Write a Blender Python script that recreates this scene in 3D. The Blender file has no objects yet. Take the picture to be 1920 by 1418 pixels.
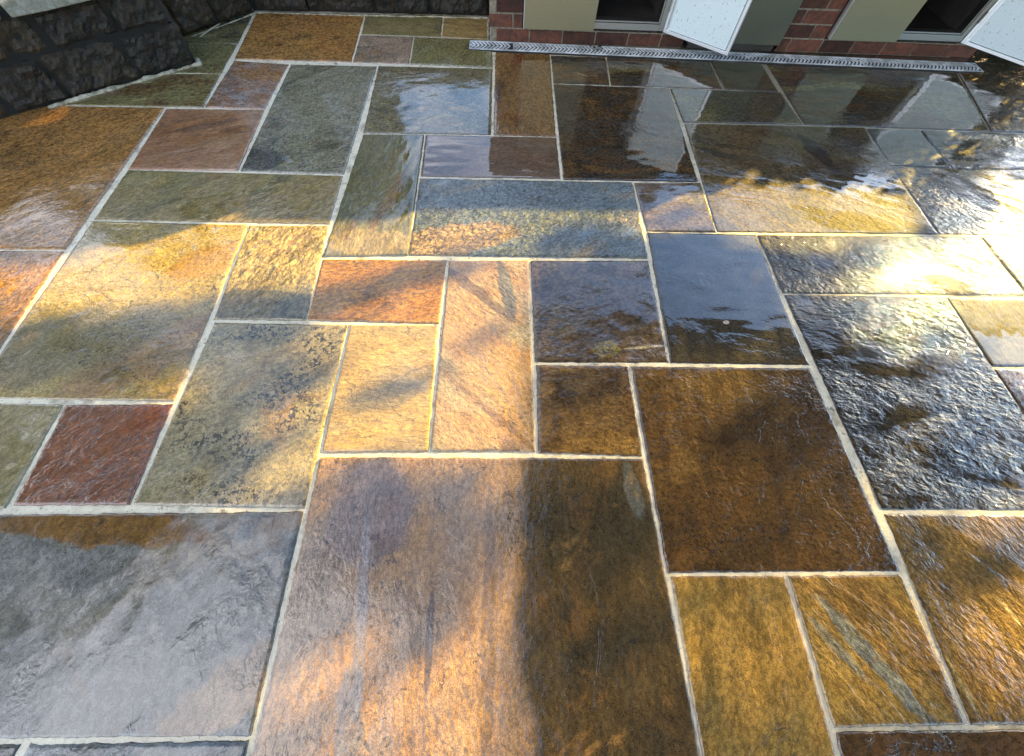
import bpy, bmesh, math, random
from mathutils import Vector, Matrix, noise

# ------------------------------------------------------------------ camera, sky, sun, exposure
scene = bpy.context.scene
C = scene.collection
R = math.radians
cam_d = bpy.data.cameras.new("camera"); cam = bpy.data.objects.new("camera", cam_d); C.objects.link(cam)
scene.camera = cam
CAM_H = 1.25
cam_d.sensor_fit = 'HORIZONTAL'; cam_d.sensor_width = 36.0
cam_d.lens = 36.0 * 699.067 / 1920.0
cam_d.clip_start = .02; cam_d.clip_end = 500
_r, _u, _f = Vector((0.999489, -0.008326, 0.030875)), Vector((-0.006417, 0.893648, 0.448723)), Vector((0.031328, 0.448691, -0.893138))
cam.matrix_world = Matrix(((_r.x, _u.x, -_f.x, 0), (_r.y, _u.y, -_f.y, 0), (_r.z, _u.z, -_f.z, CAM_H), (0, 0, 0, 1)))

SUN_AZ, SUN_EL = 57, 19          # azimuth clockwise from +Y
S = Vector((math.sin(R(SUN_AZ)) * math.cos(R(SUN_EL)), math.cos(R(SUN_AZ)) * math.cos(R(SUN_EL)), math.sin(R(SUN_EL))))
world = bpy.data.worlds.new("World"); scene.world = world; world.use_nodes = True
wn = world.node_tree; wn.nodes.clear()
w_out = wn.nodes.new('ShaderNodeOutputWorld'); w_bg = wn.nodes.new('ShaderNodeBackground')
w_sky = wn.nodes.new('ShaderNodeTexSky'); w_sky.sky_type = 'NISHITA'; w_sky.sun_disc = False
w_sky.sun_elevation = R(SUN_EL); w_sky.sun_rotation = R(SUN_AZ)
w_sky.dust_density = .3; w_sky.air_density = 1.1; w_sky.ozone_density = 3.0
w_co = wn.nodes.new('ShaderNodeTexCoord'); w_no = wn.nodes.new('ShaderNodeTexNoise')
w_no.inputs['Scale'].default_value = 3.0; w_no.inputs['Detail'].default_value = 8; w_no.inputs['Roughness'].default_value = .62
w_ra = wn.nodes.new('ShaderNodeMapRange'); w_ra.inputs[1].default_value = .48; w_ra.inputs[2].default_value = .68
w_mi = wn.nodes.new('ShaderNodeMix'); w_mi.data_type = 'RGBA'
w_no.inputs['Distortion'].default_value = .6; w_mi.inputs[7].default_value = (6.2, 6.2, 6.8, 1)
wn.links.new(w_co.outputs['Generated'], w_no.inputs['Vector']); 
w_dot = wn.nodes.new('ShaderNodeVectorMath'); w_dot.operation = 'DOT_PRODUCT'; w_dot.inputs[1].default_value = (-0.15, -0.03, 0)
wn.links.new(w_co.outputs['Generated'], w_dot.inputs[0])
w_add = wn.nodes.new('ShaderNodeMath'); wn.links.new(w_dot.outputs['Value'], w_add.inputs[0]); wn.links.new(w_no.outputs['Fac'], w_add.inputs[1])
wn.links.new(w_add.outputs[0], w_ra.inputs[0])
wn.links.new(w_ra.outputs[0], w_mi.inputs[0]); wn.links.new(w_sky.outputs[0], w_mi.inputs[6])
wn.links.new(w_mi.outputs[2], w_bg.inputs['Color']); w_bg.inputs['Strength'].default_value = 0.095
wn.links.new(w_bg.outputs[0], w_out.inputs['Surface'])
sun_d = bpy.data.lights.new("sun", 'SUN'); sun_d.energy = 5; sun_d.angle = R(.5); sun_d.color = (1, 0.7, 0.17)
sun = bpy.data.objects.new("sun", sun_d); C.objects.link(sun); sun.rotation_euler = S.to_track_quat('Z', 'Y').to_euler()
sun.location = S * 20
scene.view_settings.view_transform = 'Standard'; scene.view_settings.look = 'None'
scene.view_settings.exposure = 2.55; scene.view_settings.gamma = 1
scene.cycles.max_bounces = 6; scene.cycles.sample_clamp_indirect = 6; scene.cycles.sample_clamp_direct = 0

# ------------------------------------------------------------------ helpers
random.seed(7)
def tag(o, label=None, cat=None, group=None, kind=None):
    if label: o['label'] = label
    if cat: o['category'] = cat
    if group: o['group'] = group
    if kind: o['kind'] = kind
    return o
def empty(name, loc=(0, 0, 0)):
    o = bpy.data.objects.new(name, None); C.objects.link(o); o.location = loc; o.empty_display_size = .1
    return o
def link(name, bm, mat, parent=None, loc=(0, 0, 0), smooth=False):
    me = bpy.data.meshes.new(name); bm.normal_update(); bm.to_mesh(me); bm.free()
    if smooth:
        for p in me.polygons: p.use_smooth = True
    me.materials.append(mat)
    o = bpy.data.objects.new(name, me); C.objects.link(o); o.location = loc
    if parent is not None: o.parent = parent
    return o
def add_box(bm, x0, x1, y0, y1, z0, z1, m=None, bev=0):
    b2 = bmesh.new()
    bmesh.ops.create_cube(b2, size=1)
    for v in b2.verts:
        v.co = Vector(((x0 + x1) / 2 + v.co.x * (x1 - x0), (y0 + y1) / 2 + v.co.y * (y1 - y0), (z0 + z1) / 2 + v.co.z * (z1 - z0)))
    if bev: bmesh.ops.bevel(b2, geom=b2.edges[:], offset=bev, segments=2, affect='EDGES', profile=.5)
    if m is not None: bmesh.ops.transform(b2, matrix=m, verts=b2.verts)
    tmp = bpy.data.meshes.new("t"); b2.to_mesh(tmp); b2.free(); bm.from_mesh(tmp); bpy.data.meshes.remove(tmp)
def add_tube(bm, pts, rad, n=8):
    rings = []
    for i, p in enumerate(pts):
        p = Vector(p); a = Vector(pts[max(i - 1, 0)]); b = Vector(pts[min(i + 1, len(pts) - 1)])
        d = (b - a).normalized(); q = d.to_track_quat('Z', 'Y'); r = rad[i] if isinstance(rad, (list, tuple)) else rad
        rings.append([bm.verts.new(p + q @ Vector((math.cos(k * 2 * math.pi / n) * r, math.sin(k * 2 * math.pi / n) * r, 0))) for k in range(n)])
    for r0, r1 in zip(rings, rings[1:]):
        for k in range(n): bm.faces.new((r0[k], r0[(k + 1) % n], r1[(k + 1) % n], r1[k]))
    bm.faces.new(rings[0][::-1]); bm.faces.new(rings[-1])

# node helpers
class NT:
    def __init__(s, tree): s.t = tree
    def n(s, typ, **kw):
        o = s.t.nodes.new(typ)
        for k, v in kw.items(): setattr(o, k, v)
        return o
    def l(s, a, b): s.t.links.new(a, b)
    def val(s, sock, v):
        if hasattr(v, 'links') or hasattr(v, 'is_linked'): s.l(v, sock)
        else: sock.default_value = v
    def math(s, op, a, b=0.0, c=None, clamp=False):
        o = s.n('ShaderNodeMath', operation=op, use_clamp=clamp); s.val(o.inputs[0], a); s.val(o.inputs[1], b)
        if c is not None: s.val(o.inputs[2], c)
        return o.outputs[0]
    def noise(s, vec, scale, detail=4, rough=.55, dist=0.0):
        o = s.n('ShaderNodeTexNoise'); s.val(o.inputs['Vector'], vec); s.val(o.inputs['Scale'], scale)
        o.inputs['Detail'].default_value = detail; o.inputs['Roughness'].default_value = rough; o.inputs['Distortion'].default_value = dist
        return o.outputs['Fac']
    def ramp(s, v, a, b, lo=0.0, hi=1.0):
        o = s.n('ShaderNodeMapRange', interpolation_type='SMOOTHSTEP'); s.val(o.inputs[0], v)
        for i, q in zip((1, 2, 3, 4), (a, b, lo, hi)): s.val(o.inputs[i], q)
        return o.outputs[0]
    def mix(s, f, a, b, blend='MIX'):
        o = s.n('ShaderNodeMix', data_type='RGBA', blend_type=blend); s.val(o.inputs[0], f)
        for sock, v in ((o.inputs[6], a), (o.inputs[7], b)):
            if isinstance(v, (tuple, list)): sock.default_value = (*v[:3], 1)
            else: s.l(v, sock)
        return o.outputs[2]
    def bump(s, h, dist, strength=1.0, normal=None):
        o = s.n('ShaderNodeBump'); s.l(h, o.inputs['Height']); s.val(o.inputs['Distance'], dist); s.val(o.inputs['Strength'], strength)
        if normal is not None: s.l(normal, o.inputs['Normal'])
        return o.outputs[0]
    def mapping(s, vec, loc=(0, 0, 0), rot=(0, 0, 0), sc=(1, 1, 1)):
        o = s.n('ShaderNodeMapping'); s.l(vec, o.inputs[0]); o.inputs['Location'].default_value = loc
        o.inputs['Rotation'].default_value = rot; o.inputs['Scale'].default_value = sc
        return o.outputs[0]
def new_mat(name):
    m = bpy.data.materials.new(name); m.use_nodes = True; m.node_tree.nodes.clear(); t = NT(m.node_tree)
    out = t.n('ShaderNodeOutputMaterial'); b = t.n('ShaderNodeBsdfPrincipled'); t.l(b.outputs[0], out.inputs['Surface'])
    return m, t, b

def stone_mat(key, A, B, Cc, ang, st, sc, sp, rc, rf, cr, pud, gr, stains_and_light, seed):
    m, t, b = new_mat("wet_stone_" + key)
    co = t.n('ShaderNodeTexCoord').outputs['Object']
    off = (seed * 3.17 % 11, seed * 5.71 % 13, seed * 1.3 % 7)
    iso = t.mapping(co, loc=off)
    rotm = t.mapping(co, rot=(0, 0, -R(ang)))
    st1 = 1 + (st - 1) * .55
    ani = t.mapping(rotm, loc=off, sc=(1 / st1, 1, 1))
    anif = t.mapping(rotm, loc=off, sc=(1 / (1 + (st - 1) * .3), 1, 1))
    # colour: two tones by large drifts, a third in patches
    n1 = t.noise(ani, sc, 7, .62, 1.2); n2 = t.noise(ani, sc * .45, 5, .6, .8)
    col = t.mix(t.ramp(n1, .36, .64), A, B)
    col = t.mix(t.ramp(n2, .50, .66, 0, .85), col, Cc)
    for (cx, cy), ra, rb, an, sc_col, op in stains_and_light:  # mineral stains, plus sun and shade painted into some stones
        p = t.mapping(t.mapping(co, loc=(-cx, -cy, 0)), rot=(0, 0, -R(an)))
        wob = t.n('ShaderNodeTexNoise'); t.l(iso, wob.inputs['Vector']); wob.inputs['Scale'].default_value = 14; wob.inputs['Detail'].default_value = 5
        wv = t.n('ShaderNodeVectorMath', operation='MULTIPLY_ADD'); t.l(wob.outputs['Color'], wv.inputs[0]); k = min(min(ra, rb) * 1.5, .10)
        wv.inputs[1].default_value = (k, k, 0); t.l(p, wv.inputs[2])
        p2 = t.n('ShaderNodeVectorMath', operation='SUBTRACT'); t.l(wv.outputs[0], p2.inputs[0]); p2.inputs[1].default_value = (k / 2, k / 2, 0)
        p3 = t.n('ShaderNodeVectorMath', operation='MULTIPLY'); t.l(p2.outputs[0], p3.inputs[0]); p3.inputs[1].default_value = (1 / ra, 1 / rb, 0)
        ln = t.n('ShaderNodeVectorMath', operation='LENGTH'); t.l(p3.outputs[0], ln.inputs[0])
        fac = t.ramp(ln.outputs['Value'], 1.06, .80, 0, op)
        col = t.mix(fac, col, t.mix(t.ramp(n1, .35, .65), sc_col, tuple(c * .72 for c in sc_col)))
    # dark mineral blotches with ragged edges, iron bleeding
    bl = t.math('MULTIPLY', t.ramp(t.noise(ani, 5.5, 10, .72, .6), .53, .60, 0, .62), t.ramp(n2, .38, .55))
    col = t.mix(bl, col, tuple(x * .38 for x in B))
    irn = t.ramp(t.noise(iso, 3.6, 9, .70, .9), .57, .66, 0, .55)
    col = t.mix(irn, col, (A[0] * .9, A[0] * .47, A[0] * .14))
    # mineral grain, fine speckle, dark flecks
    g1 = t.noise(anif, 62 + (seed * 37 % 50), 5, .64, .25); g2 = t.noise(iso, 310, 2, .6)
    col = t.mix(1.0, col, t.n_gray(t.ramp(g1, .41, .59, 1 - .52 * gr, 1 + .36 * gr)), 'MULTIPLY')
    col = t.mix(1.0, col, t.n_gray(t.ramp(g2, .30, .70, .66, 1.34)), 'MULTIPLY')
    n4 = t.noise(ani, 22, 5, .65, .6)
    col = t.mix(1.0, col, t.n_gray(t.ramp(n4, .32, .68, .86, 1.12)), 'MULTIPLY')
    pit = t.math('MULTIPLY', t.ramp(t.noise(iso, 130, 4, .7), .60, .68, 0, .62), t.ramp(t.noise(iso, 9, 4, .6), .40, .62))
    col = t.mix(pit, col, (.03, .026, .018))
    fl = t.ramp(t.noise(iso, 170, 3, .6), .68, .74, 0, .4); col = t.mix(fl, col, tuple(min(.5, 1.9 * x + .05) for x in A))
    if sp > 0:
        msk = t.ramp(t.noise(iso, 4.5, 4, .6, .5), .48 - .08 * sp, .58, 0, 1)
        dots = t.ramp(t.noise(iso, 62, 4, .7), .60 - .06 * sp, .63 - .06 * sp, 0, 1)
        big = t.ramp(t.noise(iso, 24, 3, .6), .66, .70, 0, 1)
        f = t.math('MULTIPLY', t.math('MULTIPLY', t.math('MAXIMUM', dots, big), msk), min(.95, .6 + .4 * sp), clamp=True)
        col = t.mix(f, col, (.022, .022, .017))
    t.l(col, b.inputs['Base Color'])
    # relief: riven ledges, scallops and sandy grain under a film of water
    led = t.noise(ani, 11, 9, .62, .7); led2 = t.noise(anif, 34, 3, .5, .5); led3 = t.noise(anif, 75, 3, .55, .3)
    hc = t.math('ADD', t.math('MULTIPLY_ADD', led, .0026 * rc, -.5 * .0059 * rc), t.math('MULTIPLY_ADD', led2, .0024 * rc, t.math('MULTIPLY', led3, .0009 * rc)))
    hf = t.math('MULTIPLY', t.noise(anif, 85, 3, .55, .3), .0013 * rf)
    hf = t.math('SUBTRACT', hf, .00065 * rf)
    hg = t.math('MULTIPLY', t.noise(iso, 330, 2, .5), .00035 * rf)
    h = t.math('ADD', t.math('ADD', hc, hf), hg)
    # split layers: low ledges where a sheet of the stone has come away, with a dark line in the step
    lay = t.noise(ani, 4.2, 7, .62, .5)
    s1, s2, s3 = (t.ramp(lay, q - .006, q + .006, 0, 1) for q in (.41, .52, .61))
    lh = t.math('MULTIPLY', t.math('ADD', t.math('ADD', s1, s2), s3), .0004 + .00035 * min(rc, 3))
    edge = None
    for q in (.41, .52, .61):
        e_ = t.ramp(t.math('ABSOLUTE', t.math('SUBTRACT', lay, q)), .002, .009, 1, 0); edge = e_ if edge is None else t.math('MAXIMUM', edge, e_)
    edge = t.math('MULTIPLY', edge, t.ramp(t.noise(iso, 7, 4, .6), .44, .60, 0, .22 + .16 * min(rc, 3)), clamp=True)
    col = t.mix(edge, col, (.025, .02, .014)); t.l(col, b.inputs['Base Color'])
    h = t.math('ADD', h, lh); hc = t.math('MULTIPLY_ADD', lh, .5, hc)
    bn = t.bump(h, 2.1)
    pm = t.ramp(t.noise(ani, 3.2, 4, .6, .8), .58 - .36 * pud, .72 - .36 * pud, 1.0, 0.0) if pud > 0 else None   # 0 where water stands
    hw = t.math('ADD', t.math('MULTIPLY', hc, .8), t.math('MULTIPLY', hf, .45))
    if pm is not None:
        thr = t.math('MULTIPLY_ADD', pm, .93, .07); hw = t.math('MULTIPLY', hw, thr)
    cn = t.bump(hw, 1.0)
    t.l(bn, b.inputs['Normal']); t.l(cn, b.inputs['Coat Normal'])
    b.inputs['Roughness'].default_value = .6; b.inputs['Specular IOR Level'].default_value = .06
    b.inputs['Coat Weight'].default_value = 1; b.inputs['Coat IOR'].default_value = 1.8
    t.val(b.inputs['Coat Roughness'], t.math('MULTIPLY_ADD', g1, cr * .5, cr * .25))
    return m
def _gray(s, v):
    o = s.n('ShaderNodeCombineColor')
    for i in range(3): s.l(v, o.inputs[i])
    return o.outputs[0]
NT.n_gray = _gray

def simple_mat(name, col, col2=None, scale=30, rough=.7, metal=0, bump=0, bscale=60, coat=0, spec=.4, island=0, detail=5):
    m, t, b = new_mat(name); co = t.n('ShaderNodeTexCoord').outputs['Object']
    c = t.mix(t.ramp(t.noise(co, scale, detail, .6, .4), .35, .65), col, col2 or tuple(x * .75 for x in col))
    if island:
        gi = t.n('ShaderNodeNewGeometry').outputs['Random Per Island']
        c = t.mix(1.0, c, t.n_gray(t.ramp(gi, 0, 1, 1 - island, 1 + island)), 'MULTIPLY')
    t.l(c, b.inputs['Base Color']); b.inputs['Roughness'].default_value = rough; b.inputs['Metallic'].default_value = metal
    b.inputs['Specular IOR Level'].default_value = spec
    if bump:
        t.l(t.bump(t.noise(co, bscale, 5, .6), bump), b.inputs['Normal'])
    if coat: b.inputs['Coat Weight'].default_value = coat; b.inputs['Coat Roughness'].default_value = .12; b.inputs['Coat IOR'].default_value = 1.33
    return m

# ------------------------------------------------------------------ ground and mortar bed
M_ground = simple_mat("dark_gravel_soil", (.09, .08, .06), (.05, .045, .035), 40, .9, bump=.01)
bm = bmesh.new(); bmesh.ops.create_grid(bm, x_segments=8, y_segments=8, size=60)
tag(link("ground", bm, M_ground, loc=(0, 0, -.045)), kind='structure')
m, t, b = new_mat("cream_mortar"); co = t.n('ShaderNodeTexCoord').outputs['Object']
c = t.mix(t.ramp(t.noise(co, 25, 6, .65), .3, .7), (.80, .71, .50), (.64, .56, .39))
c = t.mix(t.ramp(t.noise(co, 7, 6, .7), .52, .68, 0, .8), c, (.26, .215, .14))
c = t.mix(t.ramp(t.noise(co, 130, 4, .6), .60, .70, 0, .7), c, (.10, .09, .06))
sx = t.n('ShaderNodeSeparateXYZ'); t.l(co, sx.inputs[0])
damp = t.math('ADD', t.math('MULTIPLY_ADD', sx.outputs[1], .45, sx.outputs[0]), t.math('MULTIPLY', t.noise(co, 3, 5, .65), 1.6))
c = t.mix(t.ramp(damp, 2.3, 3.2, 0, .8), c, (.20, .17, .11))
c = t.mix(t.ramp(t.noise(co, 16, 5, .7), .60, .66, 0, .8), c, (.13, .11, .06))
t.l(c, b.inputs['Base Color']); b.inputs['Roughness'].default_value = .55
b.inputs['Coat Weight'].default_value = .9; b.inputs['Coat Roughness'].default_value = .08; b.inputs['Coat IOR'].default_value = 1.33
t.l(t.bump(t.noise(co, 140, 5, .65), .004), b.inputs['Normal'])
M_mortar = m
bm = bmesh.new(); nx, ny = 150, 100
X0, X1, Y0, Y1 = -3.4, 3.45, -.62, 4.0
vs = [[bm.verts.new((X0 + (X1 - X0) * i / nx, Y0 + (Y1 - Y0) * j / ny, 0)) for i in range(nx + 1)] for j in range(ny + 1)]
for row in vs:
    for v in row: v.co.z = -.0021 + .0009 * noise.noise(v.co * 9) + .0006 * noise.noise(v.co * 31)
for j in range(ny):
    for i in range(nx): bm.faces.new((vs[j][i], vs[j][i + 1], vs[j + 1][i + 1], vs[j + 1][i]))
tag(link("mortar_bed", bm, M_mortar, smooth=True), kind='structure')

# ------------------------------------------------------------------ flagstones: one object each
def inset(q, d):
    q = [Vector(p) for p in q]; n = len(q); L = []
    for i in range(n):
        a, b2 = q[i], q[(i + 1) % n]; e = (b2 - a).normalized(); nn = Vector((e.y, -e.x))
        dd = d[i] if isinstance(d, (list, tuple)) else d
        L.append((a + nn * dd, e))
    out = []
    for i in range(n):
        p, e = L[i - 1]; r_, f = L[i]
        k = (r_ - p).cross(f) / e.cross(f); out.append(p + e * k)
    return out
def flagstone(key, quad, label, prm, stains_and_light, seed):
    rnd = random.Random(seed * 101 + 5)
    c = sum((Vector(p) for p in quad), Vector((0, 0))) / 4
    k_ = (1.25 if c.y < .6 else 1.0) * (.62 if c.x > .9 and c.y > .5 else 1.0)
    dv = [rnd.uniform(.0002, .0020) * k_ for _ in range(4)]        # half joint widths: top, right, bottom, left
    TL, TR, BR, BL = inset([Vector(p) - c for p in quad], dv)
    w = max((TR - TL).length, (BR - BL).length); h = max((TL - BL).length, (TR - BR).length)
    nu = max(4, min(130, round(w / .011))); nv = max(4, min(130, round(h / .011)))
    tx, ty = rnd.uniform(-.0016, .0016), rnd.uniform(-.0016, .0016); z0 = rnd.uniform(.0010, .0036)
    so = Vector((seed * 1.7, seed * 2.9, 0)); a = R(prm['ang']); ca, sa = math.cos(a), math.sin(a)
    bm = bmesh.new(); V = []
    us = [0, .0035 / w] + [i / nu for i in range(1, nu)] + [1 - .0035 / w, 1]
    ws = [0, .0035 / h] + [j / nv for j in range(1, nv)] + [1 - .0035 / h, 1]
    amp = .0007 + .0006 * prm['rc']
    chip = [(k, rnd.random()) for k in range(4)]
    for j, v in enumerate(ws):
        row = []
        for i, u in enumerate(us):
            p = TL.lerp(TR, u).lerp(BL.lerp(BR, u), v)
            q = Vector((p.x, p.y, 0)) + so
            eu = min(u, 1 - u) * w; ev = min(v, 1 - v) * h
            jx = max(0, 1 - eu / .012); jy = max(0, 1 - ev / .012)
            if jx > 0:
                k = .0012 + .0030 * noise.noise(q * 24) + .0026 * noise.noise(q * 85)
                p = p + (TR - TL).normalized() * (k * jx * (1 if u < .5 else -1))
            if jy > 0:
                k = .0012 + .0030 * noise.noise(q * 24 + Vector((9, 3, 0))) + .0026 * noise.noise(q * 85)
                p = p + (BL - TL).normalized() * (k * jy * (1 if v < .5 else -1))
            s1 = Vector(((q.x * ca + q.y * sa) / prm['st'], -q.x * sa + q.y * ca, seed))
            z = z0 + tx * p.x / max(w, .3) * 2 + ty * p.y / max(h, .3) * 2 + amp * .8 * noise.fractal(s1 * 5.5, 1.0, 2.0, 4) + amp * .4 * noise.noise(s1 * 22)
            z = max(z, .0004)
            if eu < .002 or ev < .002: z -= .0045 + .0015 * noise.noise(q * 40)
            elif eu < .006 or ev < .006: z -= .0008
            row.append(bm.verts.new((p.x, p.y, z)))
        V.append(row)
    for j in range(len(ws) - 1):
        for i in range(len(us) - 1): bm.faces.new((V[j][i], V[j + 1][i], V[j + 1][i + 1], V[j][i + 1]))
    rim = V[0] + [r_[-1] for r_ in V[1:]] + V[-1][-2::-1] + [V[j][0] for j in range(len(ws) - 2, 0, -1)]
    low = [bm.verts.new((v.co.x, v.co.y, -.06)) for v in rim]
    for i in range(len(rim)):
        k = (i + 1) % len(rim); bm.faces.new((rim[i], rim[k], low[k], low[i]))
    bm.faces.new(low)
    loc_st = [((sx - c.x, sy - c.y), ra, rb, an, col, op) for (sx, sy), ra, rb, an, col, op in stains_and_light]
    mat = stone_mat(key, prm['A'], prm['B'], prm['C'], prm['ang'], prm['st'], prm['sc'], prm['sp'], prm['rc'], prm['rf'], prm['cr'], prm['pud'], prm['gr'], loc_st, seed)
    o = link("flagstone", bm, mat, loc=(c.x, c.y, 0), smooth=True)
    tag(o, label, 'flagstone', 'flagstones of the patio')
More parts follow.
